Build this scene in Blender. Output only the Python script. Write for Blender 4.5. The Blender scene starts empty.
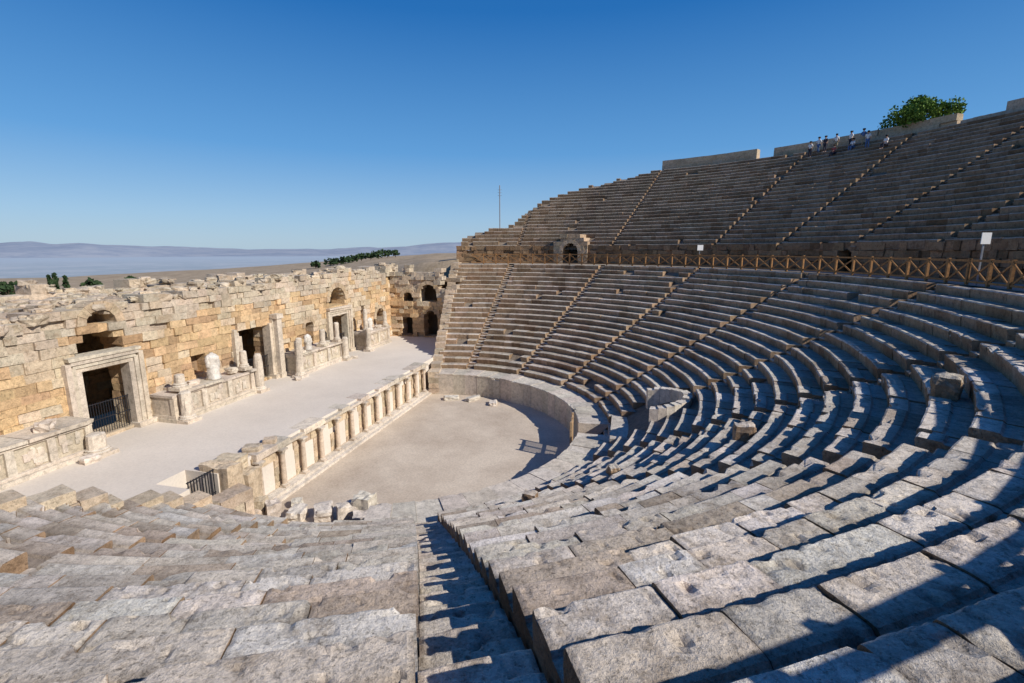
import bpy, math, random
from mathutils import Vector, noise, Matrix
random.seed(7)
H=12.5
rad=math.radians
scene=bpy.context.scene
col=scene.collection
CAM=Vector((1.1*H,-2.2*H,H))

def sm(a,b,x):
    t=(x-a)/(b-a); t=max(0,min(1,t)); return t*t*(3-2*t)
def lerp(a,b,t): return a+(b-a)*t
def interp(pts,x):
    if x<=pts[0][0]: return pts[0][1]
    for (a,va),(b,vb) in zip(pts,pts[1:]):
        if x<=b: return lerp(va,vb,(x-a)/(b-a))
    return pts[-1][1]

# ---------------------------------------------------------------- materials
class NT:
    def __init__(s,name):
        s.m=bpy.data.materials.new(name); s.m.use_nodes=True
        s.t=s.m.node_tree; s.n=s.t.nodes; s.l=s.t.links
        s.b=s.n['Principled BSDF']; s.b.inputs['Roughness'].default_value=.9
        try: s.b.inputs['Specular IOR Level'].default_value=.1
        except: pass
        s.pos=s.n.new('ShaderNodeNewGeometry')
    def noise(s,scale,detail=6,rough=.6,vec=None):
        n=s.n.new('ShaderNodeTexNoise'); n.inputs['Scale'].default_value=scale
        n.inputs['Detail'].default_value=min(detail,5); n.inputs['Roughness'].default_value=rough
        s.l.new(vec or s.pos.outputs['Position'],n.inputs['Vector']); return n.outputs['Fac']
    def ramp(s,fac,pts):
        r=s.n.new('ShaderNodeValToRGB'); e=r.color_ramp.elements
        while len(e)<len(pts): e.new(.5)
        for i,(p,c) in enumerate(pts):
            e[i].position=p
            e[i].color=(c,c,c,1) if not isinstance(c,tuple) else (*c,1)
        s.l.new(fac,r.inputs['Fac']); return r.outputs['Color']
    def mix(s,a,b,fac=1.0,mode='MIX'):
        n=s.n.new('ShaderNodeMix'); n.data_type='RGBA'; n.blend_type=mode
        for sock,v in ((n.inputs[0],fac),(n.inputs[6],a),(n.inputs[7],b)):
            if isinstance(v,(int,float)): sock.default_value=v
            elif isinstance(v,tuple): sock.default_value=(*v,1)
            else: s.l.new(v,sock)
        return n.outputs[2]
    def math(s,op,a,b=0.0):
        n=s.n.new('ShaderNodeMath'); n.operation=op
        for i,v in enumerate((a,b)):
            if isinstance(v,(int,float)): n.inputs[i].default_value=v
            else: s.l.new(v,n.inputs[i])
        return n.outputs[0]
    def bump(s,h,strength=.6,dist=.03,prev=None):
        n=s.n.new('ShaderNodeBump'); n.inputs['Strength'].default_value=strength; n.inputs['Distance'].default_value=dist
        s.l.new(h,n.inputs['Height'])
        if prev: s.l.new(prev,n.inputs['Normal'])
        s.l.new(n.outputs['Normal'],s.b.inputs['Normal']); return n.outputs['Normal']
    def attr(s):
        n=s.n.new('ShaderNodeAttribute'); n.attribute_name='Col'; return n.outputs['Color']
    def out(s,c):
        s.l.new(c,s.b.inputs['Base Color']); return s.m

def stone(name,lichen=.5,dirt=(.16,.12,.085),bs=.7,pits=True,side=(.80,.70,.60),speck=.55):
    k=NT(name); c=k.attr()
    big=k.ramp(k.noise(.45,5,.65),[(.3,.70),(.5,1.0),(.72,1.12)])
    c=k.mix(c,big,1,'MULTIPLY')
    med=k.ramp(k.noise(4.5,5,.75),[(.3,.60),(.5,1.0),(.7,1.15)])
    c=k.mix(c,med,1,'MULTIPLY')
    fine=k.noise(38,5,.75)
    c=k.mix(c,k.ramp(fine,[(.3,.66),(.5,1.0),(.7,1.12)]),1,'MULTIPLY')
    l=k.ramp(k.noise(1.9,5,.8),[(.51,0.0),(.64,lichen)])
    c=k.mix(c,dirt,l)
    spn=k.noise(17,5,.8)
    sp=k.ramp(spn,[(.57,0.0),(.67,speck)])
    c=k.mix(c,(.10,.08,.06),sp)
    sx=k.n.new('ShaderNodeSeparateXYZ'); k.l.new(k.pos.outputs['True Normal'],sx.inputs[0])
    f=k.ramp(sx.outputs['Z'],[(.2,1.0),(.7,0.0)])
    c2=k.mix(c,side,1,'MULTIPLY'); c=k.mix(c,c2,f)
    n=k.bump(k.noise(7,5,.75),bs,.05); n=k.bump(fine,bs*.9,.016,n)
    if pits:
        p=k.ramp(spn,[(.55,1.0),(.66,0.0)])
        k.bump(p,bs*.8,.02,n)
    return k.out(c)

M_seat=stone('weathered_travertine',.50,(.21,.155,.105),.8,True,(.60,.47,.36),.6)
M_wall=stone('orange_travertine',.38,(.34,.22,.13),.9,True,(.98,.95,.92),.4)
M_marble=stone('aged_marble',.30,(.26,.21,.16),.5,False,(.98,.95,.92),.4)
M_dirtstone=stone('dark_stone',.5,side=(.65,.55,.45))

def mat_floor(name,base,dark,scale,bs,spk=.35,v9=.8):
    k=NT(name)
    a=k.ramp(k.noise(scale,9,.65),[(.3,0.0),(.62,1.0)])
    c=k.mix(dark,base,a)
    c=k.mix(c,k.ramp(k.noise(9,8,.7),[(.3,v9),(.6,1.04)]),1,'MULTIPLY')
    c=k.mix(c,k.ramp(k.noise(60,4,.7),[(.3,v9),(.6,1.04)]),1,'MULTIPLY')
    sp=k.ramp(k.noise(3.2,9,.8),[(.60,0.0),(.7,spk)]); c=k.mix(c,(.2,.16,.12),sp)
    k.bump(k.noise(14,8,.7),bs,.02)
    return k.out(c)
M_orch=mat_floor('orchestra_dust',(.68,.58,.46),(.49,.40,.31),.25,.35)
M_stage=mat_floor('stage_screed',(.72,.65,.56),(.62,.555,.475),.18,.06,.08,.92)
M_walk=mat_floor('walkway_dust',(.52,.45,.36),(.38,.32,.25),.6,.5)

def mat_plain(name,c,rough=.7,var=.25,sc=12,metal=0):
    k=NT(name); k.b.inputs['Roughness'].default_value=rough; k.b.inputs['Metallic'].default_value=metal
    v=k.ramp(k.noise(sc,5,.6),[(.3,1-var),(.7,1+var*.5)])
    return k.out(k.mix(c,v,1,'MULTIPLY'))
M_wood=mat_plain('brown_wood',(.36,.19,.08),.7,.4,9)
M_wood2=mat_plain('pale_wood',(.55,.38,.22),.7,.35,9)
M_iron=mat_plain('black_iron',(.03,.03,.035),.5)
M_sign=mat_plain('white_sign',(.75,.75,.74),.5,.05)
M_steel=mat_plain('grey_steel',(.35,.36,.37),.5)
M_skin=mat_plain('skin',(.45,.27,.19),.6,.1)
M_hair=mat_plain('hair',(.04,.025,.018),.6)
M_bark=mat_plain('bark',(.12,.09,.06),.9,.4,6)
CL=[mat_plain('white_cloth',(.75,.74,.72),.8,.08),mat_plain('dark_cloth',(.05,.05,.07),.8),mat_plain('blue_cloth',(.10,.17,.33),.8),mat_plain('red_cloth',(.42,.09,.08),.8),mat_plain('khaki_cloth',(.36,.30,.2),.8)]
def mat_leaf(name,a,b):
    k=NT(name); k.b.inputs['Roughness'].default_value=.7
    c=k.mix(a,b,k.ramp(k.noise(1.3,5,.7),[(.35,0.0),(.65,1.0)]))
    return k.out(c)
M_leaf=mat_leaf('green_leaves',(.05,.11,.018),(.16,.25,.045))
M_leafd=mat_leaf('dark_leaves',(.02,.04,.02),(.05,.08,.03))

k=NT('terrain_ground')
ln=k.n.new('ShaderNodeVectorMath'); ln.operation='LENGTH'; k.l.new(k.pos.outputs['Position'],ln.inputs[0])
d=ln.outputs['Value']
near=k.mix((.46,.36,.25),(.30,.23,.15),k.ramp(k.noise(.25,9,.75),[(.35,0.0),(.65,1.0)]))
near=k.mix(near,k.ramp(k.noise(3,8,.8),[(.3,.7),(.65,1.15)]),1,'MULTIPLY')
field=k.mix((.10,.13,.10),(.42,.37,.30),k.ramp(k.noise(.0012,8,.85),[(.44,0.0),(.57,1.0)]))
haze=k.mix(field,(.38,.45,.52),k.ramp(k.math('DIVIDE',d,14000.0),[(0,0.35),(.35,.70),(1,.95)]))  # aerial haze painted into the ground colour, stronger with distance
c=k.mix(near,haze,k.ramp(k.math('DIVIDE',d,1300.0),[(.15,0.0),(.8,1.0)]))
k.bump(k.noise(2,8,.7),.5,.15)
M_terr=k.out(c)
k=NT('mountain_hazed_rock')
c=k.mix((.25,.295,.37),(.33,.365,.42),k.ramp(k.noise(.0006,8,.75),[(.42,0.0),(.58,1.0)]))  # mountain colour carries painted blue distance haze
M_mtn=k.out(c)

# ---------------------------------------------------------------- mesh builder
class MB:
    def __init__(s): s.v=[];s.f=[];s.c=[]
    def add(s,vs,fs,c,w=None):
        o=len(s.v); s.v.extend(vs); s.f.extend([tuple(i+o for i in f) for f in fs])
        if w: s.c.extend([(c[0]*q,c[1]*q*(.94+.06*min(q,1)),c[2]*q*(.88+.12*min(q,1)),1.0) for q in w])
        else: s.c.extend([(c[0],c[1],c[2],1.0)]*len(vs))
    def hexa(s,p,c,j=0.0):
        if j: p=[(a+random.uniform(-j,j),b+random.uniform(-j,j),d+random.uniform(-j,j)) for a,b,d in p]
        s.add(p,[(0,3,2,1),(4,5,6,7),(0,1,5,4),(1,2,6,5),(2,3,7,6),(3,0,4,7)],c)
    def box(s,x0,x1,y0,y1,z0,z1,c=(.5,.5,.5),j=0.0):
        s.hexa([(x0,y0,z0),(x1,y0,z0),(x1,y1,z0),(x0,y1,z0),(x0,y0,z1),(x1,y0,z1),(x1,y1,z1),(x0,y1,z1)],c,j)
    def bar(s,a,b,w,h,c=(.5,.5,.5)):
        a=Vector(a);b=Vector(b);d=(b-a).normalized()
        up=Vector((0,0,1)) if abs(d.z)<.95 else Vector((1,0,0))
        sd=d.cross(up).normalized()*w/2; u=sd.cross(d).normalized()*h/2
        p=[a-sd-u,a+sd-u,a+sd+u,a-sd+u,b-sd-u,b+sd-u,b+sd+u,b-sd+u]
        s.add([tuple(q) for q in p],[(0,1,2,3),(7,6,5,4),(0,4,5,1),(1,5,6,2),(2,6,7,3),(3,7,4,0)],c)
    def lathe(s,cx,cy,z0,prof,n=14,c=(.5,.5,.5),nz=0.0,seed=0,tilt=(0,0)):
        vs=[];fs=[]
        for r,z in prof:
            for i in range(n):
                a=2*math.pi*i/n
                rr=r
                if nz: rr=r*(1+nz*noise.noise(Vector((math.cos(a)*1.5+seed*7,math.sin(a)*1.5,z*2))))
                vs.append((cx+rr*math.cos(a)+tilt[0]*z,cy+rr*math.sin(a)+tilt[1]*z,z0+z))
        for j in range(len(prof)-1):
            for i in range(n):
                i2=(i+1)%n
                fs.append((j*n+i,j*n+i2,(j+1)*n+i2,(j+1)*n+i))
        fs.append(tuple(range(n-1,-1,-1))); fs.append(tuple((len(prof)-1)*n+i for i in range(n)))
        s.add(vs,fs,c)
    def rock(s,cx,cy,cz,sx,sy,sz,rot,c,seed=0,n=4,amp=.22,rd=.38):
        vs=[];idx={};fs=[]
        def g(i,j,k2):
            key=(i,j,k2)
            if key in idx: return idx[key]
            p=Vector((i/n*2-1,j/n*2-1,k2/n*2-1))
            q=p.normalized()*1.15
            p=p.lerp(q,rd)
            nn=noise.noise(p*1.3+Vector((seed*3.1,seed*1.7,0)))*amp+noise.noise(p*3.5+Vector((seed*3.1,0,5)))*amp*.4
            p=p*(1+nn)
            x=p.x*sx/2;y=p.y*sy/2;z=p.z*sz/2
            ca,sa=math.cos(rot),math.sin(rot)
            vs.append((cx+x*ca-y*sa,cy+x*sa+y*ca,cz+z))
            idx[key]=len(vs)-1; return len(vs)-1
        for a in range(n):
            for b in range(n):
                fs.append((g(a,b,0),g(a,b+1,0),g(a+1,b+1,0),g(a+1,b,0)))
                fs.append((g(a,b,n),g(a+1,b,n),g(a+1,b+1,n),g(a,b+1,n)))
                fs.append((g(a,0,b),g(a+1,0,b),g(a+1,0,b+1),g(a,0,b+1)))
                fs.append((g(a,n,b),g(a,n,b+1),g(a+1,n,b+1),g(a+1,n,b)))
                fs.append((g(0,a,b),g(0,a,b+1),g(0,a+1,b+1),g(0,a+1,b)))
                fs.append((g(n,a,b),g(n,a+1,b),g(n,a+1,b+1),g(n,a,b+1)))
        s.add(vs,fs,c)
    def build(s,name,mat,parent=None,smooth=False,loc=None):
        me=bpy.data.meshes.new(name)
        vs=s.v
        if loc is not None: vs=[(a-loc[0],b-loc[1],e-loc[2]) for a,b,e in vs]
        me.from_pydata(vs,[],s.f)
        at=me.color_attributes.new('Col','FLOAT_COLOR','POINT')
        flat=[x for cc in s.c for x in cc]; at.data.foreach_set('color',flat)
        me.materials.append(mat); me.update()
        if smooth: me.polygons.foreach_set('use_smooth',[True]*len(me.polygons))
        o=bpy.data.objects.new(name,me); col.objects.link(o)
        if parent: o.parent=parent
        elif loc is not None: o.location=loc
        return o
def empty(name,loc=(0,0,0)):
    o=bpy.data.objects.new(name,None); col.objects.link(o); o.location=loc; o.empty_display_size=.3; return o
def tag(o,label=None,cat=None,kind=None,group=None):
    if label: o['label']=label
    if cat: o['category']=cat
    if kind: o['kind']=kind
    if group: o['group']=group
    return o
def vary(c,a=.12,b=.03):
    f=1+random.uniform(-a,a); return (c[0]*f*(1+random.uniform(-b,b)),c[1]*f,c[2]*f*(1+random.uniform(-b,b)))
def P(r,th,z): 
    t=rad(th); return (r*math.cos(t),r*math.sin(t),z)

# ---------------------------------------------------------------- cavea dims
END=103.5
R0=1.035*H; N=21; Z0=.15*H; ZD=.87*H; RISE=(ZD-Z0)/N
def Rf(th): return (2.33+.130*sm(-8,-52,th))*H
def rlow(k,th): return R0+k*(Rf(th)-R0)/N
NU=24; ZU=1.015*H; ZRIM=1.87*H; RU_RISE=(ZRIM-ZU)/NU
def rup(k,th): return Rf(th)+.235*H+k*(.0565*H)

SEATC=(.67,.595,.50)
def arc_block(mb,rfun,k,th0,th1,ztop,zbot,detail,c,back=.10,channel=True,rough=1.0):
    rm=rfun(k,(th0+th1)/2); L=rm*rad(th1-th0)
    D=rfun(k+1,(th0+th1)/2)-rm
    if detail==2: seg=max(2,int(L/.05))
    elif detail==1: seg=max(2,int(L/.2))
    else: seg=2
    ch=.045 if channel else 0
    if detail==2:
        prof=[(.05,zbot-ztop),(.03,-.33),(.02,-.24),(.005,-.17),(-.004,-.11),(-.004,-.06),(.0,-.03),(.015,-.006),(.04,0),(.09,0),(.14,0),(.19,.0),(.24,.0),(.29,.0),(.35,0),(.42,-.004),(.46,-.012),(.49,-ch),(.6,-ch*.8),(D+back,-ch*.5)]
    elif detail==1:
        prof=[(.05,zbot-ztop),(.02,-.22),(-.01,-.08),(.0,-.02),(.04,0),(.2,0),(.42,-.0),(.47,-ch),(D+back,-ch)]
    else:
        prof=[(.04,zbot-ztop),(-.01,-.05),(.03,0),(.4,-.01),(D+back,-.02)]
    wts=[]  # vertex tint: tread backs darkened to paint contact shading between rows
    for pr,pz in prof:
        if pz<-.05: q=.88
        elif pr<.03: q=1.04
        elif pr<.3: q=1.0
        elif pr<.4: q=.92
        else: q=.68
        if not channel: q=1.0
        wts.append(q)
    dz=random.uniform(-.014,.014); dr=random.uniform(-.018,.018)
    if random.random()<.09: dr+=random.uniform(-.05,.08); dz-=.03
    tl=random.uniform(-.008,.008)
    gap=.006 if channel else .004
    a0=th0+math.degrees(gap/rm); a1=th1-math.degrees(gap/rm)
    vs=[];fs=[];ws=[];n=len(prof); so=random.uniform(0,50); ct=.18+random.random()*.22
    for i in range(seg+1):
        t=i/seg; th=lerp(a0,a1,t); rb=rfun(k,th); 
        endw=0
        if detail==2: endw=max(0,1-min(t,1-t)*L/.04)
        for j,(pr,pz) in enumerate(prof):
            x,y,_=P(rb+pr+dr,th,0); z=ztop+pz+dz+tl*(t-.5)*2
            q2=1
            if detail:
                q=Vector((x,y,z+so*.12))
                m=1 if 0<j<n-1 else .3
                n1=noise.noise(q*1.7)*.018+noise.noise(q*5.3)*.014+(noise.noise(q*13)*.011 if detail==2 else 0)
                edge=1.3 if abs(pr)<.08 and pz>-.15 else .7
                w=n1*m*edge*rough
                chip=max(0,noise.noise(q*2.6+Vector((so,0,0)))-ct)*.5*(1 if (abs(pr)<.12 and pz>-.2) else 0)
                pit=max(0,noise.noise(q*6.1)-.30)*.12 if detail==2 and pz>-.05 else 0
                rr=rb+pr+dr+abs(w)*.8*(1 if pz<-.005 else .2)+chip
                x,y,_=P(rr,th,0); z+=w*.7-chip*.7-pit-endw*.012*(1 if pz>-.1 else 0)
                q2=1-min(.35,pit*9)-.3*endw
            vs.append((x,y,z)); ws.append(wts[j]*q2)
    for i in range(seg):
        for j in range(n-1):
            a=i*n+j; fs.append((a,a+n,a+n+1,a+1))
    fs.append(tuple(range(n))); fs.append(tuple(seg*n+j for j in range(n-1,-1,-1)))
    mb.add(vs,fs,c,ws)

AIS_LOW=[90,68,46,24,2,-20,-40.5,-61,-83]
AIS_UP=[90,69,48,36,24,12,0,-20]
def ash(a,k,n): return a-1.8*k/n if a==-61 else a
BT=0.5
box_c=P(15.3,BT,0)
def in_box(r,th):
    x,y,_=P(r,th,0); c=math.cos(rad(BT)); s=math.sin(rad(BT))
    u=x*c+y*s; v=-x*s+y*c
    return u<17.1 and abs(v)<2.2 and u>12

def build_tier(name,rfun,nrows,z0,rise,edges_fn,aisles,label,thmin,skipfn=None,coldark=1.0,AW0=.40,sink=0.0,stc=(.56,.49,.41)):
    root=empty(name); tag(root,label,'seating')
    bounds=[thmin]+sorted(a for a in aisles if a>thmin)+[END]
    def aw(a): return .48 if a==-61 else AW0
    for wi in range(len(bounds)-1):
        A0,B0=bounds[wi],bounds[wi+1]
        if B0-A0<1: continue
        mb=MB()
        for k in range(nrows):
            A=ash(A0,k,nrows); B=ash(B0,k,nrows)
            hi=min(B,edges_fn(k))
            rm=rfun(k,(A+B)/2)
            lo=A+(math.degrees(aw(A0)/rm) if wi>0 else 0)
            h2=hi-(math.degrees(aw(B0)/rm) if (hi==B and B!=END) else 0)
            if h2-lo<1: continue
            th=lo
            zt=z0+(k+1)*rise
            rowf=random.uniform(.9,1.08)
            while th<h2-1e-4:
                L=random.choice([.6,.8,.95,1.1,1.25,1.5,1.8])*random.uniform(.9,1.1)
                t2=th+math.degrees(L/rm)
                if h2-t2<math.degrees(.5/rm): t2=h2
                mid=(th+t2)/2
                rb=rfun(k,mid); p=Vector(P(rb,mid,zt)); dist=(p-CAM).length
                det=2 if dist<9.5 else (1 if dist<24 else 0)
                drop=(random.random()<(.016 if dist>6 else 0))
                if hi!=B and h2-t2<2 and random.random()<.3: drop=True
                if skipfn and skipfn(rb+.3,mid): drop=True
                if not drop:
                    c=vary(SEATC,.13,.03)
                    u=random.random()
                    if u<.12: c=vary((.51,.42,.33),.1)
                    elif u<.24: c=vary((.72,.66,.58),.05)
                    c=tuple(v*coldark*rowf for v in c)
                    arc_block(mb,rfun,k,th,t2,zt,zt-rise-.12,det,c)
                th=t2
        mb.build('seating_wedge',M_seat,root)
    for a0 in aisles:
        if a0<thmin+1: continue
        mb=MB()
        for j in range(nrows*2):
            k=j//2; a=ash(a0,j/2,nrows)
            if a>edges_fn(k)-.5: continue
            f=(j%2)*.5
            def rf2(kk,th,k=k,f=f):
                base=rfun(k,th); D=rfun(k+1,th)-base
                return base+D*(f+(.5 if kk==1 else 0))
            zt=z0+k*rise+f*rise+.06-sink
            if skipfn and skipfn(rf2(0,a),a): continue
            rm=rf2(0,a); hw=math.degrees((aw(a0)-.01)/rm)
            dist=(Vector(P(rm,a,zt))-CAM).length
            cc=tuple(v*coldark for v in vary(stc,.15))
            if a0==-61: cc=tuple(v*1.2 for v in cc)
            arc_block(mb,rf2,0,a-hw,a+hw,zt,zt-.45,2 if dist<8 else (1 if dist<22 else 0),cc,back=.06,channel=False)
        mb.build('stairway',M_seat,root)
    mb=MB(); t=thmin; ths=[]; off=.12+max(sink,0)
    while t<END: ths.append(t); t+=3
    ths.append(END)
    for i in range(len(ths)-1):
        for k in range(nrows):
            hi=edges_fn(k); ta,tb=ths[i],min(ths[i+1],hi)
            if ta>=hi: continue
            za=z0+k*rise-off; zb=za+rise
            mb.add([P(rfun(k,ta),ta,za),P(rfun(k,tb),tb,za),P(rfun(k+1,tb),tb,zb),P(rfun(k+1,ta),ta,zb)],[(0,3,2,1)],(.25,.20,.15))
    mb.build('rubble_core',M_dirtstone,root)
    return root

root=build_tier('lower_seating_tier',rlow,N,Z0,RISE,lambda k:END,AIS_LOW,'curved lower tier of worn grey travertine benches around the orchestra',-END,skipfn=in_box,AW0=.36,stc=(.52,.45,.37))
def up_edge(k):
    f=k/(NU-1)
    v=interp([(0,103.5),(.10,103),(.18,100),(.24,96),(.27,92.5),(.5,90.5),(.58,89),(.72,85),(.86,79),(.95,74),(1,71)],f)
    return v+random.uniform(-.3,.3)
_ue=[up_edge(k) for k in range(NU)]
VT=78.0
def skip_v(r,th):
    x,y,_=P(r,th,0); c=math.cos(rad(VT)); s=math.sin(rad(VT)); u=x*c+y*s; v=-x*s+y*c
    return abs(v)<2.1 and u<Rf(VT)+.235*H+1.9
root2=build_tier('upper_seating_tier',rup,NU,ZU,RU_RISE,lambda k:_ue[k],AIS_UP,'steep upper tier of brown weathered stone benches with a crumbling end',-45,skipfn=skip_v,coldark=.76,AW0=.25,sink=-.05,stc=(.52,.44,.355))

# parapet ring
def rpar(k,th): return .885*H+k*(.15*H)
G0,G1=-.5,7.5
def ring(t0,t1,r):
    mb=r; th=t0
    while th<t1-.1:
        t2=min(th+random.uniform(4,7),t1)
        if t1-t2<2: t2=t1
        arc_block(mb,rpar,0,th,t2,Z0+random.uniform(-.02,.03),-.25,1,vary((.62,.555,.465),.09),back=.1,channel=False,rough=1.6); th=t2
pe=empty('orchestra_parapet'); tag(pe,'low curved stone parapet with broad cap around the orchestra','wall')
for a,b in ((-72,G0),(G1,END)):
    mb=MB(); ring(a,b,mb); mb.build('parapet_wall',M_marble,pe)
mb=MB(); th=-98
while th<-72.5:
    t2=th+random.uniform(4,7)
    arc_block(mb,lambda k,t:.93*H+k*1.2,0,th,min(t2,-72),random.uniform(.5,1.3),-.25,1,vary((.6,.54,.46),.1),back=.1,channel=False,rough=2.5); th=t2
tag(mb.build('broken_parapet',M_seat),'broken low stretch of orchestra parapet with missing blocks','wall')

# honour box
ex=empty('honour_box',(box_c[0],box_c[1],2.1)); tag(ex,'semicircular honour box of pale carved stone cut into the benches','seating box')
cc=(.70,.635,.54); base=rad(BT)
def loc(u,v,z):
    c=math.cos(base); s=math.sin(base); return (box_c[0]+u*c-v*s,box_c[1]+u*s+v*c,z)
def ringseg(mb,r1,r2,a0,a1,z0,z1,c,n=16,slope=0,br=0):
    for i in range(n):
        a=rad(lerp(a0,a1,i/n)); b=rad(lerp(a0,a1,(i+1)/n)-.2)
        q=[loc(r1*math.cos(a),r1*math.sin(a),0),loc(r2*math.cos(a),r2*math.sin(a),0),loc(r2*math.cos(b),r2*math.sin(b),0),loc(r1*math.cos(b),r1*math.sin(b),0)]
        zz=z1-slope*(1-math.cos((a+b)/2))-br*random.random()**3
        mb.hexa([(x,y,z0) for x,y,_ in q]+[(x,y,zz) for x,y,_ in q],vary(c,.08),.01)
mb=MB(); ringseg(mb,1.62,2.08,-98,98,1.4,4.6,cc,16,.35,.25)
mb.build('back_wall',M_marble,ex,loc=ex.location)
mb=MB(); ringseg(mb,1.1,1.63,-95,95,1.4,2.95,cc); mb.build('bench',M_marble,ex,loc=ex.location)
mb=MB(); mb.hexa([loc(-2.3,-2.0,1.5),loc(1.6,-2.0,1.5),loc(1.6,2.0,1.5),loc(-2.3,2.0,1.5),loc(-2.3,-2.0,2.35),loc(1.6,-2.0,2.35),loc(1.6,2.0,2.35),loc(-2.3,2.0,2.35)],(.6,.54,.46)); mb.build('floor_slab',M_marble,ex,loc=ex.location)

# ---------------------------------------------------------------- generic masonry
def masonry(mb,fmap,L,top,thick,openings=(),ch=.55,bl=1.1,colf=None,z0=0,jit=.035,jj=.012):
    z=z0; maxz=max(top(L*i/60) for i in range(61))
    while z<maxz:
        h=ch*random.uniform(.8,1.2); zm=z+h/2
        cuts=[]
        for uc,hw,zb,zt,ar in openings:
            if zb<zm<zt: w=hw
            elif ar and zt<=zm<zt+hw: w=math.sqrt(max(0,hw*hw-(zm-zt)**2))
            else: continue
            if w>.05: cuts.append((uc-w,uc+w))
        cuts.sort(); iv=[];a=0
        for c0,c1 in cuts:
            if c0>a: iv.append((a,c0))
            a=max(a,c1)
        if a<L: iv.append((a,L))
        for a,b in iv:
            u=a
            while u<b-1e-3:
                l=bl*random.uniform(.5,1.5)
                if b-(u+l)<.35: l=b-u
                l=min(l,b-u)
                um=u+l/2; t=top(um)
                if zm<t:
                    f=random.uniform(-jit,jit); w1=thick+random.uniform(-jit,jit)
                    if random.random()<.06: f+=.16
                    c=colf(um,zm,t) if colf else vary((.5,.4,.28))
                    q=[fmap(u,f),fmap(u+l-.006,f),fmap(u+l-.006,w1),fmap(u,w1)]
                    g=.006
                    mb.hexa([(x,y,z) for x,y in q]+[(x,y,z+h-g) for x,y in q],c,jj)
                u+=l
        z+=h
def arch_ring(mb,fmap,uc,zc,r1,r2,proud,thick,c,n=9):
    for i in range(n):
        a=math.pi*i/n; b=math.pi*(i+1)/n-.02
        def pt(r,t,w):
            x,y=fmap(uc-r*math.cos(t),w); return (x,y,zc+r*math.sin(t))
        p=[pt(r1,a,-proud),pt(r2,a,-proud),pt(r2,b,-proud),pt(r1,b,-proud),pt(r1,a,thick),pt(r2,a,thick),pt(r2,b,thick),pt(r1,b,thick)]
        mb.hexa(p,vary(c,.1),.01)
def wallcol(u,z,t):
    r=random.random()
    d=t-z
    if d<1.4+1.6*noise.noise(Vector((u*.3,0,3))): c=(.58,.50,.39)
    elif noise.noise(Vector((u*.22,z*.35,9)))>.26: c=(.63,.53,.39)
    elif r<.16: c=(.68,.57,.42)
    elif r<.28: c=(.50,.35,.21)
    else: c=(.67,.485,.285)
    return vary(c,.13,.04)

SZ=.22*H
XW=-1.03*H
Y0=-24.0; LW=49.0
doors=[(-8.6,1.3,SZ,SZ+3.75,False),(2.0,1.5,SZ,SZ+4.4,False),(12.6,1.3,SZ,SZ+3.75,False),(20.4,.9,SZ,SZ+2.6,True)]
ops=[(y-Y0,w,a,b,c) for y,w,a,b,c in doors]
ops+=[(-8.6-Y0,1.2,SZ+4.4,SZ+4.45,True),(12.6-Y0,1.25,SZ+4.6,SZ+5.1,True),(-2.9-Y0,.5,SZ+2.0,SZ+3.4,False),(-8.4-Y0,.75,SZ+5.95,SZ+6.0,True),
      (8.2-Y0,.55,SZ+2.2,SZ+3.3,True),(-15-Y0,.55,SZ+2.2,SZ+3.6,False),(17-Y0,.5,SZ+2.2,SZ+3.5,True)]
def topf(u):
    y=u+Y0
    b=interp([(-24,8.7),(-14,8.9),(-11,9.5),(-5,9.7),(-3,10.1),(2,9.8),(4,10.3),(11,10.1),(13,10.7),(20,10.3),(23,10.6),(30,10.6)],y)
    return b+.9*noise.noise(Vector((y*.45,1,0)))+.6*noise.noise(Vector((y*1.7,4,0)))
fm=lambda u,w:(XW-w,Y0+u)
sc=empty('stage_building',(XW,0,SZ)); tag(sc,'ruined orange travertine stage building wall with doorways and arches','ruin')
def child(mb,name,mat,par,smooth=False): 
    return mb.build(name,mat,par,smooth,loc=tuple(par.location))
mb=MB(); masonry(mb,fm,LW,topf,1.5,ops,.44,.85,wallcol,SZ-.3,.07,.03)
child(mb,'front_wall',M_wall,sc)
for yc,zc,r1,r2,n_ in [(12.6,SZ+5.1,1.25,1.7,9),(20.4,SZ+2.6,.9,1.3,7),(-8.4,SZ+6.0,.75,1.2,7),(8.2,SZ+3.3,.55,.85,7)]:
    mb=MB(); arch_ring(mb,fm,yc-Y0,zc,r1,r2,.07,.7,(.58,.46,.32),n_); child(mb,'arch',M_wall,sc)
for y,w,a,b,c in [(-2.9,.55,SZ+1.9,SZ+3.5,0),(8.2,.6,SZ+2.1,SZ+4,0),(-15,.6,SZ+2.1,SZ+3.7,0),(17,.55,SZ+2.1,SZ+4.2,0)]:
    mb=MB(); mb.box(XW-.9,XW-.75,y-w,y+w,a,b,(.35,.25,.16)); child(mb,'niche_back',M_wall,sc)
mb=MB()
bt=lambda u:10.1+.8*noise.noise(Vector((u*.5,8,0)))+.5*noise.noise(Vector((u*1.9,2,0)))
masonry(mb,lambda u,w:(XW-5.6-w,Y0+u),LW,bt,1.2,[(o[0],o[1]*.8,o[2],o[3]-.6,False) for o in ops[:3]],.5,1.0,wallcol,SZ-.5,.08,.025)
child(mb,'rear_wall',M_wall,sc)
mb=MB(); n=60
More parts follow.
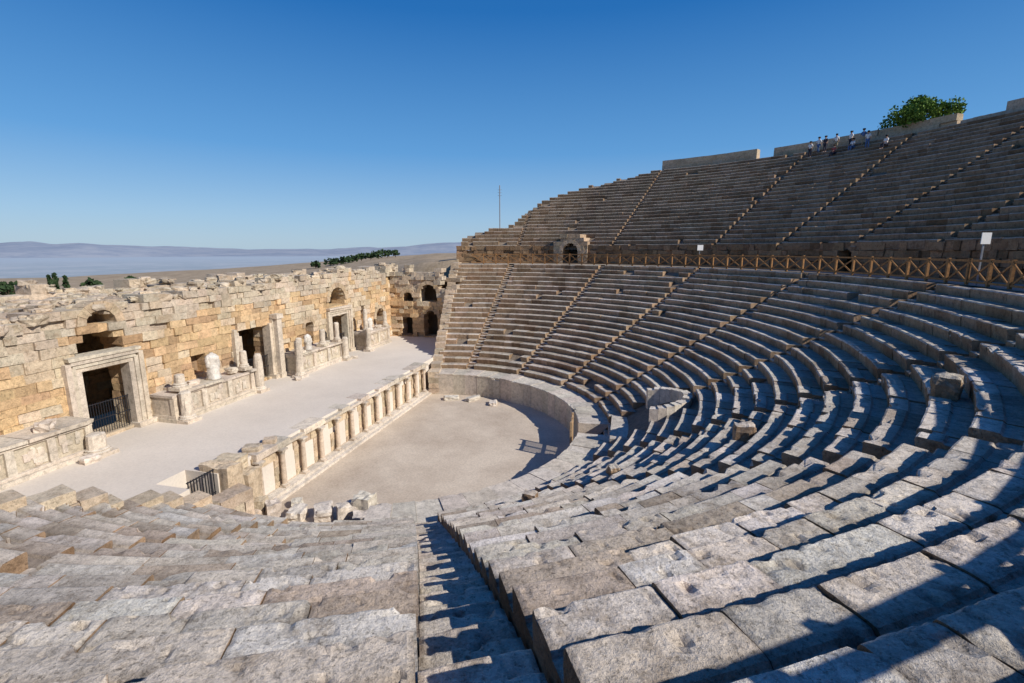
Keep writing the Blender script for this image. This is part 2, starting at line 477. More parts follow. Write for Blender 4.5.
for i in range(n):
    for j in range(5):
        u0,u1=LW*i/n,LW*(i+1)/n; w0,w1=1.35+j*.9,1.35+(j+1)*.9
        def zz(u,w): return 8.8+.9*noise.noise(Vector((u*.35,w*.4,2)))+.4*noise.noise(Vector((u*1.3,w*1.3,2)))+ (w/6)*.6
        c=vary((.50,.40,.29),.1)
        q=[fm(u0,w0),fm(u1,w0),fm(u1,w1),fm(u0,w1)]; zs=[zz(u0,w0),zz(u1,w0),zz(u1,w1),zz(u0,w1)]
        mb.hexa([(x,y,8.2) for x,y in q]+[(x,y,z) for (x,y),z in zip(q,zs)],c)
for i in range(1300):
    u=random.uniform(0,LW); w=random.uniform(.1,6.6); s=random.uniform(.15,.75)
    x,y=fm(u,w); z=(topf(u) if w<1.5 else (9.1+.7*w/6))+random.uniform(-.15,.12)
    if w>5.5: z=bt(u)
    mb.rock(x,y,z,s*1.3,s,s*.65,random.uniform(0,3),vary((.60,.51,.39),.22),i,3,.35,.35)
child(mb,'rubble_fill',M_wall,sc)

def doorframe(y,w,zt,h,broken=False):
    f=empty('door_frame',(XW+.1,y,SZ)); tag(f,'tall carved pale marble door frame with iron gate','door frame',group='marble door frames of the stage building')
    mc=(.61,.54,.44)
    for sgn in (-1,1):
        mb=MB(); 
        for i,(a,b,p) in enumerate([(0,.28,.14),(.28,.52,.2),(.52,.78,.28)]):
            ya,yb=y+sgn*(w-.12+a),y+sgn*(w-.12+b)
            hh=h+a-(.5 if broken and sgn<0 else 0)
            mb.box(XW-.5,XW+p,min(ya,yb),max(ya,yb)-.004,SZ,SZ+hh,vary(mc,.08),.02)
        mb.box(XW-.3,XW+.42,y+sgn*(w+.35)-.55,y+sgn*(w+.35)+.55,SZ+.005,SZ+.28,vary(mc,.05),.02)
        child(mb,'jamb',M_marble,f)
    mb=MB()
    z=SZ+h
    if not broken:
        for a,b,p in [(0,.22,.15),(.22,.42,.22),(.42,.62,.3),(.62,.8,.38)]:
            mb.box(XW-.5,XW+p,y-w-.15-a*.6,y+w+.15+a*.6,z+a,z+b-.004,vary(mc,.08),.02)
        child(mb,'lintel',M_marble,f)
    mb=MB(); gh=1.9
    for i in range(int(w*2/.13)):
        yy=y-w+.1+i*.13; mb.bar((XW-.25,yy,SZ),(XW-.25,yy,SZ+gh),.025,.025)
    for z2 in (.1,1.0,1.85): mb.bar((XW-.25,y-w,SZ+z2),(XW-.25,y+w,SZ+z2),.04,.04)
    o=child(mb,'gate',M_iron,f); o['label']='low black iron bar gate'
doorframe(-8.6,1.3,0,3.75); doorframe(2.0,1.5,0,4.3,True); doorframe(12.6,1.3,0,3.75)

XP=-.9*H
mc=(.64,.57,.475)
def podium(ya,yb,hgt,notch):
    pd=empty('stage_podium',((XP+XW)/2,(ya+yb)/2,SZ)); tag(pd,'carved marble podium with relief panels and moulded cap','podium',group='marble podiums along the stage wall')
    mb=MB()
    L=yb-ya; npan=max(2,int(L/1.6))
    mb.box(XW-.02,XP+.18,ya,yb,SZ+.004,SZ+.22,vary(mc,.05),.012)
    mb.box(XW-.02,XP+.10,ya+.05,yb-.05,SZ+.22,SZ+.38,vary(mc,.05),.012)
    mb.box(XW-.02,XP-.08,ya+.1,yb-.1,SZ+.38,SZ+hgt-.3,vary((.56,.49,.39),.05),.012)
    for i in range(npan+1):
        y=ya+.22+(L-.44)*i/npan
        mb.box(XP-.2,XP+.06,y-.16,y+.16,SZ+.38,SZ+hgt-.3,vary(mc,.08),.012)
    child(mb,'podium_body',M_marble,pd)
    for i in range(npan):
        mb=MB()
        y=ya+.22+(L-.44)*(i+.5)/npan
        for q in range(7):
            mb.rock(XP-.07,y+random.uniform(-.42,.42),SZ+.42+random.uniform(.15,hgt-.95),.12,random.uniform(.16,.34),random.uniform(.25,.55),0,vary(mc,.08),q+i*9,2,.3)
        child(mb,'relief_panel',M_marble,pd)
    mb=MB()
    y=ya
    mb.box(XW-.02,XP+.04,ya+.03,yb-.03,SZ+hgt-.3,SZ+hgt-.16,vary(mc,.08),.006)
    while y<yb-.1:
        l=min(random.uniform(.9,1.7),yb-y)
        if random.random()>.18:
            mb.box(XW-.02,XP+.2+random.uniform(-.08,.04),y,y+l-.012,SZ+hgt-.158,SZ+hgt+random.uniform(-.03,.03),vary(mc,.14),.02)
        y+=l
    child(mb,'podium_cap',M_marble,pd)
podium(-22,-10.7,1.75,0); podium(-6.5,-.2,1.75,0); podium(4.3,10.5,1.75,0); podium(14.7,19.3,1.75,0)

def stump(x,y,z,h,r,c,label,cat='column',base=True,seed=0):
    e=empty('column_stump',(x,y,z)); tag(e,label,cat,group='broken columns along the stage wall')
    if base:
        mb=MB(); mb.box(x-r*1.45,x+r*1.45,y-r*1.45,y+r*1.45,z,z+.18,vary(c,.05),.01)
        mb.lathe(x,y,z+.18,[(r*1.35,0),(r*1.4,.06),(r*1.2,.12),(r*1.25,.18),(r*1.05,.24)],14,c)
        child(mb,'column_base',M_marble,e); z+=.42
    mb=MB(); mb.lathe(x,y,z,[(r,0),(r*.98,h*.3),(r*.95,h*.7),(r*.9,h*.93),(r*.6,h)],14,c,.22,seed,(random.uniform(-.02,.02),0))
    child(mb,'shaft',M_marble,e)
def torso(x,y,z,h,seed,lab):
    e=MB(); c=(.74,.71,.65)
    prof=[(.30,0),(.33,.05),(.28,.12),(.25,.3),(.27,.45),(.22,.58),(.27,.75),(.30,.84),(.2,.93),(.09,.97),(.08,1.0)]
    e.lathe(x,y,z,[(r*h/1.3,zz*h) for r,zz in prof],14,c,.35,seed)
    e.rock(x+.02,y-.28*h/1.3,z+h*.68,.2,.2,h*.42,.2,c,seed,3,.25)
    e.rock(x+.08,y+.24*h/1.3,z+h*.55,.22,.2,h*.3,.4,c,seed+3,3,.25)
    o=e.build('statue',M_marble,None,True,loc=(x,y,z)); tag(o,lab,'statue')
PT=SZ+1.75
torso(XP-.3,-3.2,PT,1.7,1,'headless draped white marble statue standing on the podium')
torso(XP-.35,6.2,PT,1.3,5,'broken white marble torso standing on the podium')
torso(XP-.5,16.2,PT,1.3,8,'weathered marble torso remnant on the podium')
stump(XP+.45,-6.0,SZ,1.4,.33,mc,'broken marble column stump on a square base beside the door',seed=2)
stump(XP+.1,.1,SZ,2.3,.30,mc,'short broken marble shaft beside the central doorway',seed=3)
stump(XP+.25,4.2,SZ,2.5,.30,mc,'broken marble shaft by the central doorway',seed=4)
stump(XP+.35,-10.9,SZ,.7,.4,mc,'low marble column stump beside the first door',seed=5)
stump(XP-.2,10.0,PT,1.3,.22,mc,'slim broken column on the podium',seed=6)
stump(XP-.2,14.9,PT,1.9,.22,mc,'slim standing column on the podium',seed=7)
stump(XP-.2,18.8,PT,1.2,.22,mc,'slim broken column on the podium',seed=8)
stump(XP+.3,10.4,SZ,1.7,.28,mc,'broken marble shaft beside the doorway',seed=9)
stump(XP-.2,7.9,PT,1.0,.24,mc,'slim broken column on the podium',seed=10)
stump(XP-.2,4.9,PT,.8,.24,mc,'slim broken column on the podium',seed=11)
stump(XP+.3,14.4,SZ,1.9,.26,mc,'broken marble shaft beside the doorway',seed=12)
stump(XP-.3,-5.6,PT,.5,.28,mc,'slim broken column on the podium',seed=13)
stump(XP-.3,-.7,PT,.9,.24,mc,'slim broken column on the podium',seed=14)
mb=MB(); mb.box(XW,XW+.55,3.75,4.25,SZ,SZ+4.6,mc,.02); mb.box(XW,XW+.65,3.65,4.35,SZ+4.6,SZ+4.95,mc,.02); mb.box(XW,XW+.65,3.65,4.35,SZ,SZ+.35,mc,.01)
tag(mb.build('door_pilaster',M_marble,None,loc=(XW+.3,4,SZ)),'tall square marble pilaster beside the central doorway','pilaster')
for i,(x,y,z,s) in enumerate([(XP-.6,-1.5,PT,.5),(XP-.4,-4.6,PT,.45),(XP-.5,-12.3,PT,.6),(XP-.7,-14.5,PT,.7),(XP-.5,-17,PT,.6),(XP-.5,9,PT,.4),(XP-.5,17.8,PT,.5),(XP+.8,-11.6,SZ,.5),(XP+.6,3.4,SZ,.4),(XP+.7,11.2,SZ,.4)]):
    mb=MB(); mb.rock(x,y,z+s*.28,s*1.3,s,s*.7,i*1.1,vary(mc,.15),i+90,4,.3,.25)
    tag(mb.build('marble_fragment',M_marble,loc=(x,y,z)),'small broken marble fragment by the stage podium','stone',group='loose marble fragments around the podiums')

# ---------------------------------------------------------------- stage
XS=-.29*H
mb=MB(); mb.box(XW+.02,XS-1.8,-23.5,22.9,-.3,SZ,(.5,.5,.5))
mb.box(XS-1.8,XS-.05,-11.2,22.9,-.3,SZ,(.5,.5,.5)); mb.box(XS-1.8,XS-.05,-23.5,-12.6,-.3,SZ,(.5,.5,.5))
tag(mb.build('stage_floor',M_stage),'broad pale stage floor',None,'structure')
fr=empty('colonnaded_wall',(XS,0,0)); tag(fr,'low colonnaded stage wall with niches facing the orchestra','wall')
mb=MB(); FL0,FL1=-11.15,11.4
SP=1.62
fops=[(y-FL0,.46,.35,1.75,i%2==0) for i,y in enumerate([-9.9+SP*j for j in range(13)])]
masonry(mb,lambda u,w:(XS-w,FL0+u),FL1-FL0,lambda u:SZ-.32 if u>1.9 else SZ-.9,.85,fops,.36,.8,lambda u,z,t:vary((.62,.51,.37),.18,.05),-.1,.04,.02)
child(mb,'niche_wall',M_wall,fr)
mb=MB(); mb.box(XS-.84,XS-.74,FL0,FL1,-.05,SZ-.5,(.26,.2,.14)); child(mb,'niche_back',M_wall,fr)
mb=MB(); y=-9.2
while y<FL1-.3:
    l=min(random.uniform(.8,1.9),FL1-y)
    c=vary((.64,.565,.47),.16)
    mb.box(XS-.8,XS+.24,y-.01,y+l+.005,SZ-.31,SZ-.15,c,.006)
    if random.random()>(.5 if y<-5 else .12):
        mb.box(XS-.8,XS+.34+random.uniform(-.14,.04),y,y+l-.012,SZ-.148,SZ+.02+random.uniform(-.02,.02),c,.02)
    y+=l
child(mb,'entablature',M_marble,fr)
mb=MB(); mb.box(XS,XS+.75,FL0,FL1,0.01,.16,(.68,.62,.54),.01); mb.box(XS,XS+.5,FL0,FL1,.16,.32,(.66,.6,.52),.01)
child(mb,'plinth_step',M_marble,fr)
cm=MB()
cm.box(-.18,.18,-.18,.18,0,.10,(.6,.52,.43)); cm.lathe(0,0,.1,[(.17,0),(.18,.05),(.14,.1)],12,(.6,.52,.43))
cm.lathe(0,0,.2,[(.125,0),(.13,.5),(.12,1.2),(.11,1.62)],14,(.64,.53,.42))
cm.lathe(0,0,1.82,[(.12,0),(.13,.04),(.165,.16),(.2,.2)],12,(.63,.56,.47)); cm.box(-.21,.21,-.21,.21,2.02,2.11,(.63,.56,.47))
for j in range(13):
    y=-9.9+SP*.5+SP*j
    if j==0: first=cm.build('column',M_marble,fr); o=first
    else:
        o=first.copy(); col.objects.link(o); o.parent=fr
    o.location=(.25,y,.32)
mb=MB()
for i,(x,y,z,sx,sy,sz) in enumerate([(XS-.3,-10.7,1.5,1.5,.9,3.0),(XS+.1,-9.8,1.2,1.0,.9,2.3),(XS-.5,-10.0,2.7,1.2,.9,.6),(XS+.9,-10.9,.4,1.1,.8,.8),(XS+.75,-9.9,.5,.7,.6,1.0),(XS-.4,-8.7,2.85,.8,.6,.4),(XS-.3,-7.6,2.85,.6,.5,.3)]):
    mb.rock(x,y,z,sx,sy,sz,.08*i,vary((.62,.52,.39),.12),i+3,6,.14,.12)
tag(mb.build('broken_pier',M_wall,loc=(XS,-10.3,0)),'broken block pier at the end of the stage front','ruin')
mb=MB(); gy=-11.9
for i in range(10):
    yy=gy-.62+i*.14; mb.bar((XS-.2,yy,.0),(XS-.2,yy,3.0),.035,.035)
for z in (.5,1.9,2.95): mb.bar((XS-.2,gy-.68,z),(XS-.2,gy+.68,z),.05,.05)
tag(mb.build('iron_gate',M_iron,loc=(XS,gy,0)),'black iron bar gate closing the side passage under the stage','gate')

mb=MB(); n=96; mb.add([(0,0,.02)]+[(11.35*math.cos(2*math.pi*i/n),11.35*math.sin(2*math.pi*i/n),.02) for i in range(n)],[(0,i+1,(i+1)%n+1) for i in range(n)],(.5,.5,.5))
tag(mb.build('orchestra_floor',M_orch),'dusty beige orchestra floor',None,'structure')
mb=MB(); mb.box(XS-1.8,6,-17,-10,-.2,.0,(.5,.5,.5)); mb.build('side_passage_ground',M_orch)['kind']='structure'
rk=[(1.9,-8.6,.9,.8,1.15,.2),(1.2,-9.0,.8,.7,.8,.1),(3.4,-8.6,1.2,.6,.5,.2),(.1,-9.2,1.0,.8,.7,.3),(4.6,-8.9,.8,.6,.45,.2),(2.4,-9.4,1.0,.8,.7,.1),(5.8,-9.0,1.1,.6,.4,.2),(-1.0,-9.6,.9,.7,.6,.2),(1.9,-7.7,.4,.3,.25,.3),(.6,-8.1,.4,.4,.2,.3),(6.8,-8.6,.7,.6,.4,.2),(4.2,-9.9,1.2,.7,.6,.1),(-1.8,-8.6,.55,.5,.4,.2),(3.0,-7.9,.3,.25,.2,.3),(-.6,9.6,1.2,.6,.35,.15),(1.2,9.9,1.3,.5,.35,.15),(3.2,9.2,1.0,.6,.3,.15),(-2.2,-9.8,.7,.6,.9,.1)]
for i,(x,y,sx,sy,sz,r_) in enumerate(rk):
    mb=MB(); mb.rock(x,y,sz*.45,sx,sy,sz,i*.7,vary((.66,.60,.52),.12),i+20,5,.28,r_)
    tag(mb.build('fallen_stone',M_marble,loc=(x,y,0)),'pale broken stone block lying at the orchestra edge','stone',group='fallen stones at the orchestra edge')
for i,(r,th,s,lab) in enumerate([(20.6,-30.4,.7,'upright pale fallen stone on the benches'),(25.2,-30.4,.75,'dark weathered fallen block on the benches'),(16.4,-36,.5,'small loose stone on the benches'),(16.0,-48,.5,'small loose stone on the benches')]):
    kk=int((r-R0)/((Rf(th)-R0)/N)); z=Z0+(kk+1)*RISE; x,y,_=P(rlow(kk,th)+.35,th,0)
    mb=MB(); mb.rock(x,y,z+s*.36,s,s*.8,s*.8,i,vary((.58,.51,.42),.1),i+50,5,.25)
    tag(mb.build('loose_stone',M_seat,loc=(x,y,z)),lab,'stone')
mb=MB()
def rg(v,z,r=10.7): return P(r,3.5+v,z)
for v in (-4.5,0,4.5): mb.bar(rg(v,0),rg(v,2.5),.12,.12)
for z in (.3,1.3,2.3): 
    mb.bar(rg(-4.5,z),rg(0,z),.07,.14); mb.bar(rg(0,z),rg(4.5,z),.07,.14)
for i in range(13): mb.bar(rg(-4.2+i*.7,.2),rg(-4.2+i*.7,2.3),.05,.08)
tag(mb.build('wooden_barrier',M_wood2,loc=P(10.7,3.5,0)),'brown wooden barrier closing the gap in the orchestra parapet','barrier')
mb=MB()
for i in range(6): arc_block(mb,lambda k,t,i=i:11.5+.28*i+k*.28,0,G0,G1,.3*(i+1),-.2,0,vary((.6,.54,.46)),back=.1,channel=False)
tag(mb.build('orchestra_steps',M_seat),'small flight of stone steps behind the wooden barrier','steps')

for sgn in (1,-1):
    mb=MB(); a=rad(END*sgn); ux,uy=math.cos(a),math.sin(a); nx,ny=-uy*sgn,ux*sgn
    R_s=.885*H
    def fm2(u,w): r=R_s+u; return (r*ux+nx*(.02-w+.5),r*uy+ny*(.02-w+.5))
    def tp(u):
        r=R_s+u
        if r<R0: return Z0+.1
        k2=int((r-R0)/((Rf(END*sgn)-R0)/N)); return min(Z0+(k2+1)*RISE,ZD)+.12
    masonry(mb,fm2,Rf(END*sgn)+3-R_s,tp,.9,(),.43,.78,lambda u,z,t:vary((.60,.50,.38),.18,.04),-.3,.04,.03)
    tag(mb.build('retaining_wall',M_wall),'stepped stone retaining wall closing the end of the seating','wall')

# wing building
YV=22.9
fv=lambda u,w:(XW+u,YV+w)
vt=lambda u: 10.3+1.3*noise.noise(Vector((u*.7,3,3)))+.5*noise.noise(Vector((u*2.2,1,3))) -(1.9 if u>6.0 else 0)
vops=[(2.0,.65,SZ,SZ+2.3,False),(2.2,.6,SZ+3.9,SZ+4.5,True),(4.9,.85,SZ,SZ+2.2,True),(4.7,1.0,SZ+4.0,SZ+5.0,True)]
vs=empty('wing_building',(XW+4,YV,SZ)); tag(vs,'ruined two-storey wing with stacked arched openings at the stage end','ruin')
mb=MB(); masonry(mb,fv,8.0,vt,1.3,vops,.45,.8,wallcol,SZ-.3,.13,.03); child(mb,'front_wall',M_wall,vs)
for o in vops:
    if o[4]:
        mb=MB(); arch_ring(mb,fv,o[0],o[3],o[1],o[1]+.4,.06,.8,(.56,.44,.30),7); child(mb,'arch',M_wall,vs)
mb=MB(); mb.box(XW,XW+8,YV+3.5,YV+3.8,SZ-.3,9.4,(.3,.22,.15)); mb.box(XW,XW+8,YV+1.35,YV+3.5,9.0,9.4,(.4,.33,.25)); child(mb,'rear_wall',M_wall,vs)

# ---------------------------------------------------------------- diazoma
mb=MB(); t=-END
while t<END:
    t2=min(t+2,END)
    mb.add([P(Rf(t)-.05,t,ZD+.012),P(Rf(t2)-.05,t2,ZD+.012),P(Rf(t2)+3.4,t2,ZD+.012),P(Rf(t)+3.4,t,ZD+.012)],[(0,3,2,1)],(.4,.4,.4)); t=t2
tag(mb.build('walkway',M_walk),'dusty stone walkway between the two tiers',None,'structure')
ths=[-60]; L=[0]
while ths[-1]<END:
    ths.append(ths[-1]+1); r=Rf(ths[-1])+.235*H; L.append(L[-1]+r*rad(1))
def u2(u):
    i=min(len(L)-2,max(0,int(u/(L[-1]/(len(L)-1)))))
    while L[i]>u and i>0:i-=1
    while i<len(L)-2 and L[i+1]<u:i+=1
    return lerp(ths[i],ths[i+1],(u-L[i])/(L[i+1]-L[i]))
def fpw(u,w):
    th=u2(u); r=Rf(th)+.235*H-.02+w; return P(r,th,0)[:2]
uv=[l for l,t in zip(L,ths) if t>=VT][0]
uv2=[l for l,t in zip(L,ths) if t>=25][0]
mb=MB()
masonry(mb,fpw,L[-1],lambda u:ZU+.10,.9,[(uv,1.8,0,30,False),(uv2,.6,0,ZD+1.3,True)],.45,.9,lambda u,z,t:vary((.50,.41,.31),.3,.05),ZD-.2,.1,.035)
tag(mb.build('podium_wall',M_seat),'curved block wall behind the walkway below the upper tier','wall')
vo=empty('arched_entrance',P(Rf(VT)+.235*H,VT,ZD)); tag(vo,'arched tunnel entrance of stone blocks opening onto the walkway','entrance')
c_,s_=math.cos(rad(VT)),math.sin(rad(VT)); rv=Rf(VT)+.235*H-.35
fvo=lambda u,w:((rv+w)*c_+(u-2.1)*s_,(rv+w)*s_-(u-2.1)*c_)
mb=MB(); masonry(mb,fvo,4.2,lambda u:ZD+3.5-(.9 if abs(u-2.1)>1.4 else 0),2.6,[(2.1,.95,ZD-1,ZD+1.5,True)],.45,.7,lambda u,z,t:vary((.48,.38,.27),.2,.05),ZD-.1,.06,.03)
child(mb,'entrance_wall',M_wall,vo)
mb=MB(); arch_ring(mb,fvo,2.1,ZD+1.5,.95,1.35,.07,.7,(.55,.45,.33),9); child(mb,'arch',M_wall,vo)
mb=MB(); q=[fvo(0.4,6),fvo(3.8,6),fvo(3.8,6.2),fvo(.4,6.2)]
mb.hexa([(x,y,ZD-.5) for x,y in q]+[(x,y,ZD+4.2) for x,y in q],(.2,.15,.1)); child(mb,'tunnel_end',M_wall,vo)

def rimwall(t0,t1,z0,ztop,thick,label,c,r=None,rag=.15,bl=1.2):
    rr_=r or (rup(NU,60)+.5)
    L=rr_*rad(t1-t0); mb=MB()
    masonry(mb,lambda u,w:P(rr_+w,t0+math.degrees(u/rr_),0)[:2],L,lambda u:ztop+rag*noise.noise(Vector((u*.8,1,ztop)))*2,thick,(),.6,bl,lambda u,z,t:vary(c,.08,.03),z0,.02)
    tag(mb.build('rim_wall',M_wall),label,'wall')
rimwall(55.3,69.5,ZRIM-1.8,ZRIM+1.25,.9,'tan block wall crowning the upper tier',(.56,.45,.32),rag=.02,bl=2.2)
rimwall(33,53.0,ZRIM-1.8,ZRIM+1.45,.9,'long tan block wall crowning the upper tier beside a tree',(.56,.45,.32),rag=.02,bl=2.2)
rimwall(-10,32.7,ZRIM-1.8,ZRIM+.9,.9,'rough grey broken wall along the top of the seating',(.50,.43,.34),rag=.22)

# ---------------------------------------------------------------- fence
fe=empty('wooden_fence',P(Rf(0)+.2,0,ZD)); tag(fe,'brown wooden fence with crossed braces along the walkway edge','fence')
fo=Vector(fe.location)
post=MB(); post.box(-.06,.06,-.06,.06,0,1.24); 
po=post.build('fence_post',M_wood,fe)
BL=1.5
bay=MB(); 
bay.bar((0,0,1.14),(BL,0,1.14),.05,.10); bay.bar((0,0,.16),(BL,0,.16),.05,.09)
bay.bar((.05,.035,.2),(BL-.05,.035,1.08),.04,.085); bay.bar((.05,-.035,1.08),(BL-.05,-.035,.2),.04,.085)
bo=bay.build('cross_brace_panel',M_wood,fe)
th=-82.0; pts=[]
while th<END-1:
    pts.append(P(Rf(th)+.14,th,ZD)); th+=math.degrees(BL/(Rf(th)+.16))
for i in range(len(pts)-1):
    a=Vector(pts[i]);b=Vector(pts[i+1]); d=b-a; ang=math.atan2(d.y,d.x)
    for src in (po,bo):
        if i==0: o=src
        else:
            o=src.copy(); col.objects.link(o); o.parent=fe
        o.location=a-fo; o.rotation_euler=(0,0,ang)
        if src is bo: o.scale=(d.length/BL,1,1)

def sign(th,r,z,w,h,ph,label):
    x,y,_=P(r,th,0); e=empty('information_sign',(x,y,z)); tag(e,label,'sign')
    mb=MB(); mb.bar((x,y,z),(x,y,z+ph+h*.9),.06,.06); child(mb,'sign_post',M_steel,e)
    mb=MB(); s=Vector((.96,.28,0)); t=Vector((.28,-.96,0))
    c=Vector((x,y,z+ph+h/2))+t*.06
    p=[c-s*w/2,c+s*w/2]
    q=[(p[0].x,p[0].y),(p[1].x,p[1].y),(p[1].x+t.x*.03,p[1].y+t.y*.03),(p[0].x+t.x*.03,p[0].y+t.y*.03)]
    mb.hexa([(a,b,z+ph) for a,b in q]+[(a,b,z+ph+h) for a,b in q],(.7,.7,.7))
    child(mb,'sign_board',M_sign,e)
sign(-.2,Rf(0)+.45,ZD,.46,.52,1.9,'small white square sign on a post by the fence')
sign(47.6,Rf(48)+.5,ZD,.55,.5,1.6,'small white sign on a post by the walkway')

mx,my=-.6*H,4.1*H
mb=MB(); mb.bar((mx,my,10),(mx,my,22.8),.14,.14)
for i in range(3): mb.bar((mx-.35,my,21.2+i*.45),(mx+.35,my,21.2+i*.45),.04,.04)
tag(mb.build('antenna_mast',M_steel,loc=(mx,my,10)),'thin grey steel mast standing behind the seating','mast')
# ---------------------------------------------------------------- terrain
def terr(x,y):
    r=math.hypot(x,y); ths=math.degrees(math.atan2(y,x)); th=abs(ths)
    cap=interp([(68,ZRIM-1.2),(80,17.5),(91,15.0),(104,11.4)],th)
    def hs():
        rf=Rf(ths); u0=rf+.235*H; rr=u0+NU*.0565*H
        if r<R0: return -.35
        if r<rf: return lerp(Z0-1.1,ZD-1.1,(r-R0)/(rf-R0))
        if r<u0+1: return ZD-.9
        if r<rr+1.5: return min(lerp(ZD-.3,ZRIM-1.5,(r-u0-1)/(rr+.5-u0)),cap)
        return min(ZRIM-1.2+sm(60,300,r)*1,cap)
    def hw():
        t=max(sm(0,6,-20.5-x),sm(24.5,31,abs(y)))
        Lv=interp([(103,11.4),(112,10.9),(120,9.0),(135,5),(150,2.6),(180,2.4)],th)
        Lv+=noise.noise(Vector((x*.05,y*.05,0)))*.8*sm(30,60,r)
        return lerp(-.35,Lv,t)
    if r<50: h=hs() if th<END-.05 else hw()
    else:
        w=sm(90,106,th); h=lerp(hs(),hw(),w)
    wd=sm(78,100,th)
    h=lerp(h,-190+12*noise.noise(Vector((x*.0004,y*.0004,0))),wd*sm(190,1500,r))
    return h
angs=[-180+2*i for i in range(180)]
angs=[a for a in angs]+[END-.02,END-.3,-END+.02,-END+.3]+[102,100.5,105,107]
angs=sorted(set(angs)); rs=[0.01]+[2*i for i in range(1,40)]
r=80
while r<70000: rs.append(r); r*=1.10
mb=MB(); nA=len(angs)
vs=[]
for r in rs:
    for a in angs:
        x,y,_=P(r,a,0); vs.append((x,y,terr(x,y)))
fs=[]
for i in range(len(rs)-1):
    for j in range(nA):
        j2=(j+1)%nA; fs.append((i*nA+j,(i+1)*nA+j,(i+1)*nA+j2,i*nA+j2))
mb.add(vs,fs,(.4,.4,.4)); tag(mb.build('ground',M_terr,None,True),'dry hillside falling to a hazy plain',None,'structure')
env=[(90,700),(100,800),(106,760),(110.4,680),(117,460),(124,290),(132,220),(137,300),(140,390),(145,600),(148,550),(151,430),(158,480),(170,550),(185,450)]
vs=[];fs=[];nr=18;A=[88+.3*i for i in range(332)]
for i in range(nr+1):
    for a in A:
        r=18000+i*1000; f=math.sin(math.pi*min(1,i/nr*1.0)) 
        x,y,_=P(r,a,0); q=Vector((x*.00022,y*.00022,0))
        h=interp(env,a)*(.80+.40*noise.noise(q)+.18*noise.noise(q*3.1)+.07*noise.noise(q*7))*max(0,f)**.9
        vs.append((x,y,-215+h*1.15))
n=len(A)
for i in range(nr):
    for j in range(n-1): fs.append((i*n+j,(i+1)*n+j,(i+1)*n+j+1,i*n+j+1))
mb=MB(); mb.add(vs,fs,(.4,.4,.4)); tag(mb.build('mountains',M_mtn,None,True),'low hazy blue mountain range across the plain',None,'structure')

# ---------------------------------------------------------------- trees
def tree(x,y,z,h,wd,mat,label,nl=900,seed=0,trunk_h=.35,leaf=.28,cone=False,group=None):
    rnd=random.Random(seed)
    e=empty('tree',(x,y,z)); tag(e,label,'tree',group=group)
    mb=MB()
    def limb(p,q,r1,r2,n=6):
        p=Vector(p);q=Vector(q); d=(q-p).normalized(); s=d.cross(Vector((.3,.5,.1))).normalized(); t=d.cross(s)
        vs=[]
        for (c,r) in ((p,r1),(q,r2)):
            for i in range(n):
                a=2*math.pi*i/n; vs.append(tuple(c+s*math.cos(a)*r+t*math.sin(a)*r))
        mb.add(vs,[(i,(i+1)%n,n+(i+1)%n,n+i) for i in range(n)],(.2,.2,.2))
    tr=h*.03+.05
    limb((0,0,-.3),(0.1*wd*.2,0,h*trunk_h),tr,tr*.75)
    clumps=[]
    nc=18 if not cone else 8
    for i in range(nc):
        a=rnd.uniform(0,6.28); 
        if cone:
            f=(i+.5)/nc; rr=wd*.45*(1-f)*rnd.uniform(.2,.7); zz=h*(.15+.8*f); cr=wd*.32*(1.1-f*.8)
        else:
            rr=wd*.5*rnd.uniform(.1,.82); zz=h*lerp(trunk_h+.08,.9,rnd.random()**.7*(1-.5*(rr/(wd*.5))**2)); cr=wd*rnd.uniform(.09,.17)
        c=(rr*math.cos(a),rr*math.sin(a),zz); clumps.append((c,cr))
        limb((0.02*wd,0,h*trunk_h*.9),c,tr*.5,tr*.15,5)
    o=mb.build('trunk',M_bark,e)
    mb=MB()
    for i in range(nl):
        c,cr=rnd.choice(clumps)
        d=Vector((rnd.gauss(0,1),rnd.gauss(0,1),rnd.gauss(0,.7))).normalized()*cr*rnd.uniform(.45,1.1)
        p=Vector(c)+d; s=leaf*rnd.uniform(.6,1.3)
        a=Vector((rnd.uniform(-1,1),rnd.uniform(-1,1),rnd.uniform(-1,1))).normalized(); b=a.cross(Vector((rnd.uniform(-1,1),rnd.uniform(-1,1),.3))).normalized()
        mb.add([tuple(p-a*s*.5),tuple(p+b*s*.35),tuple(p+a*s*.5),tuple(p-b*s*.35)],[(0,1,2,3)],(.1,.1,.1))
    mb.build('crown',mat,e)
    return e
tree(40.8,31.6,ZRIM-1.1,5.0,6.6,M_leaf,'round green leafy tree growing behind the top wall',6500,3,.22,.26)
G='dark trees beyond the stage building'
def placetree(px,F,zt_px,w,cone,i):
    X=(px-512)/483/1.01; R=X*F; a=rad(13.7)
    x=CAM.x+R*math.cos(a)-F*math.sin(a); y=CAM.y+F*math.cos(a)+R*math.sin(a)
    zg=terr(x,y); top=CAM.z-(zt_px-250)/483*F; h=max(2.5,top-zg)
    tree(x,y,zg,h,w,M_leafd,'dark green tree growing on dry ground',260,i+40,.2,.8,cone,G)
for i,(px,F,t,w,c) in enumerate([(331,170,265,5,0),(338,175,262,5,0),(346,165,260,6,0),(353,180,263,5,0),(362,170,261,6,0),(371,172,259,6,0),(379,168,262,5,0),(388,175,260,6,0),(396,170,263,4,0),
     (4,95,279,4,0),(14,100,277,5,0),(22,98,280,3,0),(48,105,273,1.6,1),(54,106,271,1.7,1),(64,108,274,1.6,1),(90,110,277,4,0),(130,120,275,4,0),(316,160,266,4,0)]):
    placetree(px,F,t,w,c,i)

